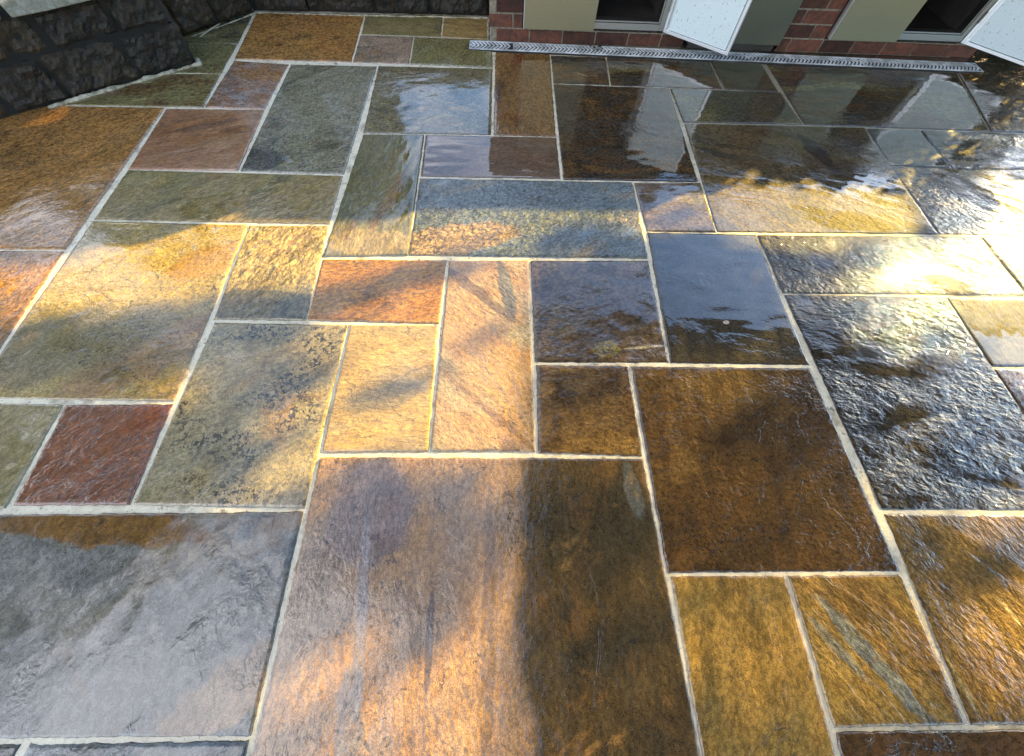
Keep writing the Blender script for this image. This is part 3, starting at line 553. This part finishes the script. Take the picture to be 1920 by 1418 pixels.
def wall_core(bm, pts, z1):
    vs0 = [bm.verts.new((*p, -.02)) for p in pts]; vs1 = [bm.verts.new((*p, z1)) for p in pts]
    bm.faces.new(vs0[::-1]); bm.faces.new(vs1)
    for i in range(len(pts)): k = (i + 1) % len(pts); bm.faces.new((vs0[i], vs0[k], vs1[k], vs1[i]))
W0, W1, W2, W3, W4 = (-3.93, 1.135), (-1.882, 2.792), (-2.085, 3.11), (-1.744, 3.515), (-.095, 3.565)
off = 1.602
t1 = tag(empty("block_wall", (-2.6, 2.2, 0)), 'dark mossy block wall with grey coping, angled across the top left corner', 'wall')
inv = Matrix.Translation((2.6, -2.2, 0))
def part(name, bm, mat, parent, smooth=False):
    bmesh.ops.transform(bm, matrix=Matrix.Translation(-parent.location), verts=bm.verts)
    return link(name, bm, mat, parent, smooth=smooth)
bm = bmesh.new()
c1 = [.35, .75, 1.2, off + .081, off + .352, off + .722]; c2 = [.3, .72, 1.15, off + .03, off + .45, off + .775]
wall_run(bm, W0, W1, [(0, .198, c1), (.198, .352, c2)])
wall_run(bm, W1, W2, [(0, .198, []), (.198, .352, [])])
part("blocks", bm, M_block, t1)
bm = bmesh.new(); wall_core(bm, [(-3.90, 1.18), (-1.91, 2.79), (-2.11, 3.10), (-2.6, 3.5), (-4.4, 2.0)], .35); part("core", bm, M_back, t1)
d = (Vector(W1) - Vector(W0)).normalized(); nrm = Vector((d.y, -d.x))
for a, b2 in ((-.1, .48), (.49, off - .62), (off - .61, off + .36), (off + .40, off + 1.10)):
    bm = bmesh.new(); m_ = Matrix.Translation((*W0, 0)) @ Matrix.Rotation(math.atan2(d.y, d.x), 4, 'Z')
    add_box(bm, a, b2, -.035, .36, .354, .41, bev=.006)
    bmesh.ops.subdivide_edges(bm, edges=[e for e in bm.edges if e.calc_length() > .05], cuts=9, use_grid_fill=True)
    for v in bm.verts: v.co += Vector((noise.noise(v.co * 30), noise.noise(v.co * 30 + Vector((5, 0, 0))), noise.noise(v.co * 30 + Vector((0, 5, 0))))) * .006
    bmesh.ops.transform(bm, matrix=m_, verts=bm.verts); part("coping", bm, M_cap, t1)
t2 = tag(empty("block_wall", (-1.2, 3.55, 0)), 'low black block wall running behind the back row of flagstones to the brick', 'wall')
bm = bmesh.new()
wall_run(bm, W2, W3, [(0, .198, [.26]), (.198, .352, [.12])])
wall_run(bm, W3, W4, [(0, .198, [.37, .84, 1.227]), (.198, .352, [.2, .6, 1.0, 1.4])])
part("blocks", bm, M_block, t2)
bm = bmesh.new(); wall_core(bm, [(-2.08, 3.15), (-1.75, 3.55), (-.10, 3.60), (-.10, 3.95), (-1.9, 3.9), (-2.4, 3.5)], .35); part("core", bm, M_back, t2)
bm = bmesh.new(); add_box(bm, -1.85, -.10, 3.50, 3.85, .354, .41, bev=.006); part("coping", bm, M_cap, t2)
# mortar fillets along the wall feet
M_fillet = simple_mat("crumbly_mortar", (.50, .45, .32), (.16, .14, .09), 28, .85, bump=.006, bscale=110)
def fillet(name, pts, label, r0):
    bm = bmesh.new(); P = []
    for a, b2 in zip(pts, pts[1:]):
        a, b2 = Vector((*a, 0)), Vector((*b2, 0)); n = max(2, int((b2 - a).length / .012))
        for i in range(n): P.append(a.lerp(b2, i / n))
    P.append(Vector((*pts[-1], 0))); rr = []
    for i, p in enumerate(P):
        p.x += .005 * noise.noise(p * 22); p.y += .006 * noise.noise(p * 27 + Vector((4, 0, 0)))
        rr.append(max(.0015, r0 * (1 + .9 * noise.noise(p * 14) + .4 * noise.noise(p * 60)))); p.z = .001
    add_tube(bm, P, rr, 7); tag(link(name, bm, M_fillet, smooth=True), label, 'mortar fillet')
fillet("mortar_fillet", [(-2.50, 2.275), (-1.885, 2.775), (-1.865, 2.785), (-1.90, 2.83)], 'smeared cream mortar line along the foot of the angled block wall', .011)
fillet("mortar_fillet", [(-2.04, 3.12), (-1.735, 3.49), (-1.6, 3.497), (-.9, 3.515), (-.095, 3.545)], 'thin crumbly mortar line along the foot of the low back wall', .006)
fillet("mortar_fillet", [(-.10, 3.54), (-.098, 3.21)], 'short white mortar line up the left foot of the brick kitchen', .008)

# ------------------------------------------------------------------ brick outdoor kitchen
M_brick = simple_mat("red_brick", (.125, .042, .023), (.06, .025, .016), 26, .75, bump=.008, bscale=120, island=.55)
M_bmort = simple_mat("brick_mortar", (.27, .23, .17), (.15, .125, .09), 40, .9, bump=.004, bscale=150)
M_granite = simple_mat("dark_granite", (.03, .03, .03), (.08, .075, .07), 150, .2)
def steel_mat(name, col, rough, metal=1.0, speck=0):
    m, t, b = new_mat(name); co = t.n('ShaderNodeTexCoord').outputs['Object']
    br = t.noise(t.mapping(co, sc=(2, 2, 90)), 12, 4, .6)
    c = t.mix(t.ramp(br, .3, .7), col, tuple(x * .88 for x in col))
    sm = t.noise(co, 5, 5, .65, .5); c = t.mix(t.ramp(sm, .5, .75, 0, .14), c, tuple(x * .7 for x in col))
    if speck:
        f = t.ramp(t.noise(co, 85, 3, .6), .665, .70, 0, speck); c = t.mix(f, c, (.03, .03, .03))
        f2 = t.ramp(t.noise(t.mapping(co, sc=(1, 1, .35)), 130, 2, .5), .70, .73, 0, speck); c = t.mix(f2, c, (.05, .05, .05))
    t.l(c, b.inputs['Base Color']); b.inputs['Metallic'].default_value = metal
    t.l(t.ramp(sm, .3, .7, rough * .92, rough * 1.1), b.inputs['Roughness'])
    return m
M_steel = steel_mat("brushed_steel", (.31, .28, .18), .36)
M_fridge = steel_mat("dark_fridge_steel", (.17, .165, .12), .3)
M_steel_d = steel_mat("dull_steel", (.36, .35, .32), .34)
M_liner = steel_mat("speckled_door_liner", (.68, .80, .82), .45, .25, .9)
M_edge = steel_mat("polished_edge", (.72, .74, .74), .3, .7)
M_dark = simple_mat("cabinet_inside", (.05, .045, .04), (.03, .026, .022), 8, .5)
M_hinge = steel_mat("hinge_steel", (.4, .4, .38), .35)
KY = 3.2
OPEN = [(.135, 1.075, .092, .72), (1.245, 1.90, -.02, .81), (2.205, 3.15, .092, .72)]
kx0, kx1, kz1 = -.085, 3.325, .90
tk = tag(empty("brick_kitchen", (1.6, KY, 0)), 'red brick outdoor kitchen front with steel doors behind the drain', 'kitchen counter')
bricks = bmesh.new(); core = bmesh.new()
course, bl = .075, .225
def cut(spans, a, b2):
    out = []
    for s0, s1 in spans:
        if b2 <= s0 or a >= s1: out.append((s0, s1)); continue
        if a > s0: out.append((s0, a))
        if b2 < s1: out.append((b2, s1))
    return out
nz = int(kz1 / course)
for k in range(nz):
    z0, z1 = k * course, (k + 1) * course
    x = kx0 - (bl / 2 if k % 2 else 0) + .04
    spans_all = [(kx0, kx1)]
    for ox0, ox1, oz0, oz1 in OPEN:
        if oz0 < z1 - .02 and oz1 > z0 + .02: spans_all = cut(spans_all, ox0 - .004, ox1 + .004)
    for s0, s1 in spans_all:
        add_box(core, s0, s1, KY + .004, KY + .10, z0, z1)
    while x < kx1:
        for s0, s1 in spans_all:
            a, b2 = max(x + .005, s0), min(x + bl - .005, s1)
            if b2 - a > .025:
                jit = random.uniform(-.0015, .0015)
                add_box(bricks, a, b2, KY + jit - .002, KY + .09, z0 + .005, z1 - .005 + random.uniform(-.001, .001), bev=.0025)
        x += bl
part("brick_wall", bricks, M_brick, tk); side_l = bmesh.new(); side_r = bmesh.new()
for k in range(nz):                                               # both return ends
    z0, z1 = k * course, (k + 1) * course
    for j in range(3):
        y0 = KY + .112 + j * bl - (bl / 2 if k % 2 else 0)
        for side, xs in ((side_l, (kx0, kx0 + .09)), (side_r, (kx1 - .09, kx1))):
            add_box(side, xs[0], xs[1], max(y0 + .005, KY + .105), min(y0 + bl - .005, KY + .70), z0 + .005, z1 - .005, bev=.0025)
add_box(core, kx0 + .004, kx0 + .08, KY + .102, KY + .70, 0, kz1); add_box(core, kx1 - .08, kx1 - .004, KY + .102, KY + .70, 0, kz1)
add_box(core, kx0 + .09, kx1 - .09, KY + .62, KY + .70, 0, kz1)
part("end_wall", side_l, M_brick, tk); part("end_wall", side_r, M_brick, tk); part("mortar", core, M_bmort, tk)
bm = bmesh.new(); add_box(bm, kx0 - .03, kx1 + .03, KY - .04, KY + .74, .90, .94, bev=.004); part("countertop", bm, M_granite, tk)
bm = bmesh.new(); add_box(bm, kx0, 3.3, KY + .02, KY + .25, .94, 1.07, bev=.004); part("bar_ledge", bm, M_granite, tk)  # unseen ledge, its height set to cast the shadow line on the patio
bm = bmesh.new(); add_box(bm, .3, 1.55, KY + .06, KY + .6, 1.07 + .001, 1.3, bev=.06); part("grill_hood", bm, M_steel_d, tk)  # unseen block added so the kitchen's shadow line rises here
bm = bmesh.new(); add_box(bm, 1.6, 2.3, KY + .06, KY + .6, 1.07 + .001, 1.17, bev=.03); part("burner_lid", bm, M_steel_d, tk)  # lower unseen block added to step the shadow line down

def door_mesh(w, h, th=.024):
    # local: hinge axis at x=0, leaf runs to -x, outside face at y=-th, inside face at y=0
    bm = bmesh.new(); add_box(bm, -w, 0, -th, -th + .004, 0, h, bev=.001)
    for a in ((-w, -w + .016, 0, h), (-.016, 0, 0, h)): add_box(bm, a[0], a[1], -th + .0045, 0, a[2], a[3], bev=.001)
    for z in (0, h - .016): add_box(bm, -w + .0165, -.0165, -th + .0045, 0, z, z + .016, bev=.001)
    return bm
def liner_mesh(w, h, th=.024):
    bm = bmesh.new(); add_box(bm, -w + .026, -.034, -th + .005, -.006, .0175, h - .0175, bev=.002); return bm
def handle_mesh(w, h, th=.024):
    bm = bmesh.new(); x = -w + .05
    add_tube(bm, [(x, -th - .035, h - .30), (x, -th - .035, h - .10)], .006, 10)
    for z in (h - .28, h - .12): add_tube(bm, [(x, -th + .001, z), (x, -th - .035, z)], .005, 8)
    return bm
def cabinet(ox0, ox1, oz0, oz1, opened, label):
    t_ = tag(empty("steel_cabinet", (ox0, KY, oz0)), label, 'cabinet')
    w, h = ox1 - ox0, oz1 - oz0; fw = .034
    bm = bmesh.new()
    for a in ((0, fw, 0, h), (w - fw, w, 0, h), (fw + .0005, w - fw - .0005, 0, fw), (fw + .0005, w - fw - .0005, h - fw, h)):
        add_box(bm, a[0], a[1], -.012, .02, a[2], a[3], bev=.002)
    for a in ((fw + .001, fw + .010, fw + .001, h - fw), (w - fw - .010, w - fw - .001, fw + .001, h - fw), (fw + .011, w - fw - .011, fw + .001, fw + .010)):
        add_box(bm, a[0], a[1], -.004, .05, a[2], a[3], bev=.001)
    link("frame", bm, M_steel_d, t_)
    bm = bmesh.new()
    for a in ((.02, .024, .03, .5, .02, h - .02), (w - .024, w - .02, .03, .5, .02, h - .02), (.024, w - .024, .5, .504, .02, h - .02), (.024, w - .024, .052, .5, .02, .024), (.024, w - .024, .052, .5, h - .024, h - .02)):
        add_box(bm, *a)
    link("cabinet_box", bm, M_dark, t_)
    dw = w / 2 - .008; dh = h - .006
    # left leaf, shut: mirrored so that its hinge is on the left
    dl = link("door", door_mesh(dw, dh), M_steel, t_, loc=(.006 + dw, -.016, -.002))
    link("edge_trim", edge_strip(dw, dh), M_edge, dl)
    link("handle", (lambda b_: (bmesh.ops.transform(b_, matrix=Matrix.Translation((dw - .1, 0, 0)), verts=b_.verts), b_)[1])(handle_mesh(dw, dh)), M_edge, dl)
    dr = link("door", door_mesh(dw, dh), M_edge, t_, loc=(w - .002, -.016, -.002)); dr.rotation_euler.z = R(opened)
    dr['label'] = 'door swung wide open showing its pale speckled inside'
    link("inner_panel", liner_mesh(dw, dh), M_liner, dr)
    link("handle", handle_mesh(dw, dh), M_edge, dr)
    for z in (.10, h - .16):
        bm = bmesh.new(); add_tube(bm, [(w - .001, -.018, z), (w - .001, -.018, z + .06)], .005, 8); link("hinge", bm, M_hinge, t_)
def edge_strip(dw, dh):
    bm = bmesh.new(); add_box(bm, -dw - .004, -dw - .0005, -.026, 0, 0, dh, bev=.0008); return bm
cabinet(*OPEN[0], 141, 'left steel double cabinet in the brick, right leaf swung open beside the fridge front')
cabinet(*OPEN[2], 132, 'right steel double cabinet in the brick, open leaf cut by the picture corner')
tf = tag(empty("outdoor_fridge", (1.575, KY, 0)), 'dark steel fridge front between the two cabinets, reaching down to the drain', 'fridge')
bm = bmesh.new(); add_box(bm, -.31, .31, .0, .55, .03, .80, bev=.003); link("body", bm, M_dark, tf)
bm = bmesh.new(); add_box(bm, -.318, .318, -.038, -.002, .045, .795, bev=.004); link("door", bm, M_fridge, tf)
bm = bmesh.new(); add_box(bm, -.30, .30, -.006, .0, .002, .04, bev=.001); link("kick_plate", bm, M_dark, tf)
bm = bmesh.new(); add_tube(bm, [(-.27, -.075, .3), (-.27, -.075, .75)], .008, 10)
for z in (.32, .73): add_tube(bm, [(-.27, -.037, z), (-.27, -.075, z)], .006, 8)
link("handle", bm, M_edge, tf)

# ------------------------------------------------------------------ channel drain with herringbone grate
M_galv = simple_mat("galvanised_steel", (.80, .84, .84), (.36, .38, .37), 11, .4, metal=.0, bump=.001, bscale=200)
M_pit = simple_mat("drain_channel_dark", (.02, .02, .02), None, 10, .8)
td = tag(empty("channel_drain", (-.223, 3.133, 0)), 'long galvanised channel drain with a herringbone grate along the brick foot', 'drain')
td.rotation_euler.z = R(-1.25)
LEN, WD = 3.53, .118
bm = bmesh.new(); add_box(bm, -.004, LEN, -WD / 2 - .006, WD / 2 + .006, -.03, .0056); link("channel", bm, M_pit, td)
seams = [0, .30, 1.10, 1.90, 2.70, LEN]
for a, b2 in zip(seams, seams[1:]):
    bm = bmesh.new(); a += .0012; b2 -= .0012; z0, z1 = .0066, .0088
    add_box(bm, a, b2, -WD / 2, -WD / 2 + .012, z0, z1); add_box(bm, a, b2, WD / 2 - .012, WD / 2, z0, z1)
    add_box(bm, a, a + .004, -WD / 2 + .0125, WD / 2 - .0125, z0, z1); add_box(bm, b2 - .004, b2, -WD / 2 + .0125, WD / 2 - .0125, z0, z1)
    x = a + .038
    add_box(bm, a + .0045, a + .020, -.012, .012, z0, z1)
    while x < b2 - .003:
        for sgn in (-1, 1):
            m_ = Matrix.Translation((x, sgn * .0005, 0)) @ Matrix.Rotation(sgn * R(123), 4, 'Z')
            hl = (WD / 2 - .013) / math.sin(R(57))
            add_box(bm, .001, hl, -.0062, .0062, z0 + .0002, z1 - .0002 + .0004 * random.random(), m=m_)
        x += .026
    link("grating", bm, M_galv, td)
# ------------------------------------------------------------------ small litter
M_twig = simple_mat("pale_twig", (.45, .40, .28), None, 60, .7)
bm = bmesh.new(); add_tube(bm, [(-1.985, 3.115, .006), (-1.955, 3.17, .012), (-1.93, 3.20, .02), (-1.90, 3.27, .02)], [.003, .0035, .003, .002], 6)
tag(link("twig", bm, M_twig), 'pale forked twig lying at the foot of the black wall in the corner', 'twig')
M_leaf_d = simple_mat("wet_dead_leaf", (.035, .025, .015), (.06, .04, .02), 60, .4)
bm = bmesh.new()
for i in range(16):
    c_ = Vector((.66 + random.gauss(0, .035), 3.125 + random.gauss(0, .018), .011 + .0015 * i)); a = random.random() * 6.28
    q = Matrix.Translation(c_) @ Matrix.Rotation(a, 4, 'Z') @ Matrix.Rotation(random.uniform(-.5, .5), 4, 'X')
    pts = [(-.016, 0, 0), (-.006, .008, .003), (.008, .006, .002), (.017, 0, 0), (.008, -.007, .003), (-.006, -.008, .001)]
    bm.faces.new([bm.verts.new(q @ Vector(p)) for p in pts])
tag(link("leaf_litter", bm, M_leaf_d), 'small clump of wet dark leaves lodged on the drain grate', 'leaves', kind='stuff')

# ------------------------------------------------------------------ inferred and added surroundings, out of the picture but lighting, shading and mirrored in it
M_leaf, t, b = new_mat("green_leaf"); co = t.n('ShaderNodeTexCoord').outputs['Object']
t.l(t.mix(t.ramp(t.noise(co, 6, 3), .35, .65), (.028, .042, .012), (.05, .06, .016)), b.inputs['Base Color']); b.inputs['Roughness'].default_value = .5
M_bark = simple_mat("bark", (.07, .05, .035), (.04, .03, .02), 20, .9, bump=.02, bscale=25)
def leaf(bm, p, sz):
    q = Matrix.Translation(p) @ Matrix.Rotation(random.random() * 6.28, 4, 'Z') @ Matrix.Rotation(random.uniform(-1.2, 1.2), 4, 'X') @ Matrix.Rotation(random.uniform(-1.2, 1.2), 4, 'Y')
    pts = [(-.5, 0, 0), (-.2, .28, .05), (.2, .24, .05), (.5, 0, 0), (.2, -.24, .05), (-.2, -.28, .05)]
    bm.faces.new([bm.verts.new(q @ (Vector(p_) * sz)) for p_ in pts])
SHADE = [  # ground ellipses of wanted shade; the tree's leaf clumps are shaped from them
 (-1.751, 2.814, 0.4, 0.3, 0, 1.8),
 (2.662, 1.889, 0.55, 0.16, 30, 0.9),
 (2.275, 1.525, 0.4, 0.07, 25, 0.9),
 (3.114, 2.410, 0.4, 0.15, 30, 0.7),
 (1.570, 0.614, 0.42, 0.42, 0, 0.5),
 (1.521, 1.226, 0.25, 0.06, 0, 0.7),
 (1.879, 1.283, 0.2, 0.07, 0, 0.5),
 (-0.282, 0.031, 0.2, 0.22, 0, 1.2),
 (-0.061, 0.120, 0.07, 0.1, 0, 0.7),
 (-2.508, 2.753, 0.9, 0.35, 38, 1.6),
 (-3.054, 3.121, 0.8, 0.4, 38, 1.6),
 (-2.085, 1.718, 0.45, 0.5, 0, 1.5),
 (-2.789, 1.693, 0.5, 0.6, 0, 1.3),
 (-1.633, 0.737, 0.62, 0.1, 6, 1.0),
 (-1.241, 0.776, 0.45, 0.12, 6, 1.0),
 (-0.950, 0.953, 0.25, 0.045, 0, 1.0),
 (-0.658, 0.990, 0.2, 0.04, 12, 1.0),
 (-0.388, 1.110, 0.2, 0.05, 14, 1.0),
 (-0.186, 1.174, 0.1, 0.05, 10, 0.8),
 (-1.422, 0.323, 0.55, 0.22, 0, 1.2),
 (-1.857, 0.432, 0.5, 0.4, 0, 1.2),
 (-1.415, 0.128, 0.5, 0.12, 0, 0.9),
 (-0.948, 0.434, 0.18, 0.2, 25, 0.9),
 (-0.747, 0.642, 0.2, 0.06, 20, 1.0),
 (-1.059, 0.306, 0.12, 0.14, 20, 0.8),
 (-1.062, 0.778, 0.1, 0.03, 0, 0.5),
 (-0.402, 0.558, 0.15, 0.03, 10, 0.5),
 (-0.082, 0.839, 0.1, 0.04, -10, 0.5),
 (-1.086, -0.110, 0.45, 0.26, 0, 1.4),
 (-0.761, 0.007, 0.16, 0.15, 0, 1.3),
 (-0.807, -0.125, 0.14, 0.06, 30, 1.3),
 (-1.121, -0.315, 0.4, 0.14, 0, 1.3),
 (-1.583, -0.104, 0.35, 0.5, 0, 1.3),
 (-0.542, -0.406, 0.26, 0.05, 0, 1.2),
 (-0.880, -0.419, 0.4, 0.05, 0, 1.2),
 (-0.399, 0.170, 0.2, 0.13, 0, 1.1),
 (-0.459, -0.037, 0.14, 0.17, 0, 1.0),
 (-0.559, -0.128, 0.1, 0.08, 0, 1.0),
 (-0.358, -0.092, 0.2, 0.06, 0, 1.0),
 (0.386, 1.007, 0.2, 0.2, 0, 1.5),
 (0.372, 1.349, 0.17, 0.045, 0, 1.5),
 (0.918, 1.016, 0.25, 0.22, 0, 1.5),
 (0.864, 1.293, 0.2, 0.08, 0, 1.3),
 (0.852, 1.541, 0.1, 0.05, 0, 0.8),
 (0.304, 0.605, 0.12, 0.06, 0, 1.0),
 (0.952, 0.459, 0.18, 0.14, 0, 0.8),
 (1.319, 0.523, 0.2, 0.2, 0, 0.6),
 (0.721, 0.116, 0.25, 0.05, 0, 0.4),
 (0.256, 0.087, 0.18, 0.12, 20, 1.1),
 (0.199, -0.212, 0.2, 0.05, 10, 1.0),
 (0.666, -0.089, 0.14, 0.04, 10, 0.8),
 (0.605, -0.417, 0.2, 0.1, 0, 0.6),
 (1.437, 0.003, 0.25, 0.09, 0, 0.7),
 (1.094, -0.476, 0.4, 0.1, 0, 1.3),
]
tt = tag(empty("garden_tree", (8.6, 7.6, 0)), 'leafy tree standing beyond the right end of the brick kitchen', 'tree')
bm = bmesh.new(); lrng = random.Random(3); clumps = []
for cx, cy, ra, rb, an, dens in SHADE:
    n = int(math.pi * ra * rb * dens * 1.5 / .0042) + 1; an = R(an); tb = lrng.uniform(8.6, 10.2)
    clumps.append(Vector((cx, cy, 0)) + S * tb)
    for _ in range(n):
        rr = math.sqrt(lrng.random()) * 1.0 + abs(lrng.gauss(0, .08)); th = lrng.random() * 6.283
        x, y = ra * rr * math.cos(th), rb * rr * math.sin(th)
        p = Vector((cx + x * math.cos(an) - y * math.sin(an), cy + x * math.sin(an) + y * math.cos(an), 0)) + S * (tb + lrng.uniform(-.8, .8))
        leaf(bm, p, .14)
part("crown", bm, M_leaf, tt)
bm = bmesh.new(); base = Vector((8.6, 7.6, 0))
add_tube(bm, [base, base + Vector((-.1, -.1, 1.2)), base + Vector((-.3, -.3, 2.2)), base + Vector((-.7, -.8, 3.3))], [.16, .13, .11, .07], 12)
part("trunk", bm, M_bark, tt)
# added slatted arbour: dapples the right side of the patio, its straight edge draws the long shadow line
M_wood = simple_mat("weathered_timber", (.16, .11, .07), (.10, .07, .045), 12, .75, bump=.003)
SHADOW_EDGE = ((0.152, 1.342), (-0.066, -0.821))
TA = 6.0
o_ = Vector((SHADOW_EDGE[0][0], SHADOW_EDGE[0][1], 0)) + S * TA
ta = tag(empty("garden_arbour", (o_.x, o_.y, 0)), 'slatted timber arbour beside the kitchen', 'arbour')
a_, b_ = Vector((*SHADOW_EDGE[0], 0)), Vector((*SHADOW_EDGE[1], 0)); e_ = (b_ - a_); L_ = e_.length; e_.normalize(); f_ = Vector((e_.y, -e_.x, 0))
if f_.x < 0: f_ = -f_
m_ = Matrix((( e_.x, f_.x, 0, 0), (e_.y, f_.y, 0, 0), (0, 0, 1, 0), (0, 0, 0, 1)))
bm = bmesh.new()
x = 0.0
while x < 1.3:
    add_box(bm, 0, L_, x, x + .045, S.z * TA, S.z * TA + .004, m=m_); x += .045 + 0.03
bmesh.ops.transform(bm, matrix=Matrix.Translation((0, 0, 0)), verts=bm.verts)
link("slats", bm, M_wood, ta)
for u in (.03, L_ - .03):
    bm = bmesh.new(); add_box(bm, u - .02, u + .02, 0.002, 1.3, S.z * TA - .05, S.z * TA - .002, m=m_); link("rafter", bm, M_wood, ta)
for u, v in ((L_ - .03, 1.3 - .05),):
    bm = bmesh.new(); add_box(bm, u - .04, u + .04, v - .04, v + .04, -.04, S.z * TA - .052, m=m_); link("post", bm, M_wood, ta)
# veranda roof over the right half
tv = tag(empty("veranda_roof", (2.4, 0, 0)), 'timber veranda roof over the right half of the patio', 'roof')
bm = bmesh.new(); rx0, rx1, ry0, ry1, rz = (0.1, 5.2, -3.2, 2.6, 2.4)
y = ry0
while y < ry1 - .01:
    add_box(bm, rx0 - 2.4, rx1 - 2.4, y, min(y + .14, ry1) - .004, rz, rz + .025); y += .14
link("boards", bm, M_wood, tv)
bm = bmesh.new(); add_box(bm, rx0 - 2.4, rx1 - 2.4, ry0, ry1, rz + .026, rz + .10); link("roof_deck", bm, M_wood, tv)
for px_, py_ in ((rx1 - .1, ry0 + .1), (rx0 + .1, ry0 + .1)):
    bm = bmesh.new(); add_box(bm, px_ - 2.45, px_ - 2.35, py_ - .05, py_ + .05, -.04, rz - .001); link("post", bm, M_wood, tv)
# dense conifers added out of view behind the low wall to mirror dark in the back flagstones
for k, (cx_, cy_, hh) in enumerate([(-1.95, 5.3, 2.9), (-2.9, 5.1, 3.2), (-3.8, 4.7, 3.0), (-4.6, 4.1, 3.3)]):
    tc = tag(empty("conifer", (cx_, cy_, 0)), ['conifer nearest the kitchen in the row behind the low wall', 'tall second conifer from the kitchen in the row behind the wall', 'third conifer from the kitchen in the row behind the wall', 'conifer farthest from the kitchen in the row behind the wall'][k], 'conifer', 'conifers behind the low wall')
    bm = bmesh.new()
    for _ in range(2600):
        z = random.uniform(.25, hh); r0 = .68 * (1 - .45 * (z / hh) ** 3) * (.55 + .45 * random.random() ** .5); a_ = random.random() * 6.283
        leaf(bm, Vector((r0 * math.cos(a_), r0 * math.sin(a_), z)), random.uniform(.08, .15))
    link("foliage", bm, M_leaf, tc)
    bm = bmesh.new(); add_tube(bm, [(0, 0, -.05), (0, 0, hh * .5), (0, 0, hh * .9)], [.08, .06, .02], 8); link("trunk", bm, M_bark, tc)
# clipped hedge past the kitchen's end
th = tag(empty("clipped_hedge", (4.4, 4.0, 0)), 'clipped hedge past the right end of the kitchen', 'hedge')
bm = bmesh.new()
for _ in range(11000):
    p = Vector((random.uniform(-1.03, .45), random.uniform(-.62, .35), random.uniform(.02, 1.06)))
    leaf(bm, p, random.uniform(.05, .08))
link("foliage", bm, M_leaf, th)
for k in range(4):
    bm = bmesh.new(); add_tube(bm, [(-.75 + k * .38, 0, -.04), (-.72 + k * .38, .03, .4), (-.78 + k * .38, 0, .75)], [.02, .017, .01], 7); link("stem", bm, M_bark, th)
# broad tree left of the patio, mirrored in the wet front stones
tl = tag(empty("garden_tree", (-6.0, 1.3, 0)), 'broad leafy tree left of the patio beyond the block wall', 'tree')
bm = bmesh.new()
for _ in range(120):
    d_ = Vector((random.gauss(0, 1), random.gauss(0, 1), random.gauss(0, 1))).normalized() * (random.random() ** .4)
    cc = Vector((d_.x * 1.9, d_.y * 2.6, 3.6 + d_.z * 2.1))
    for _ in range(100): leaf(bm, cc + Vector((random.gauss(0, .26), random.gauss(0, .26), random.gauss(0, .2))), random.uniform(.09, .15))
link("crown", bm, M_leaf, tl)
bm = bmesh.new(); add_tube(bm, [(0, 0, -.05), (.05, 0, 1.2), (.0, .1, 2.4), (.1, .1, 3.8)], [.17, .14, .11, .05], 12)
for a_ in range(6):
    q_ = Vector((math.cos(a_ * 1.05), math.sin(a_ * 1.05), 0)); add_tube(bm, [Vector((.03, .05, 1.6 + .2 * a_)), Vector((.03, .05, 2.1 + .2 * a_)) + q_ * .6, Vector((0, 0, 2.7 + .2 * a_)) + q_ * 1.4], [.06, .045, .02], 8)
link("trunk", bm, M_bark, tl)
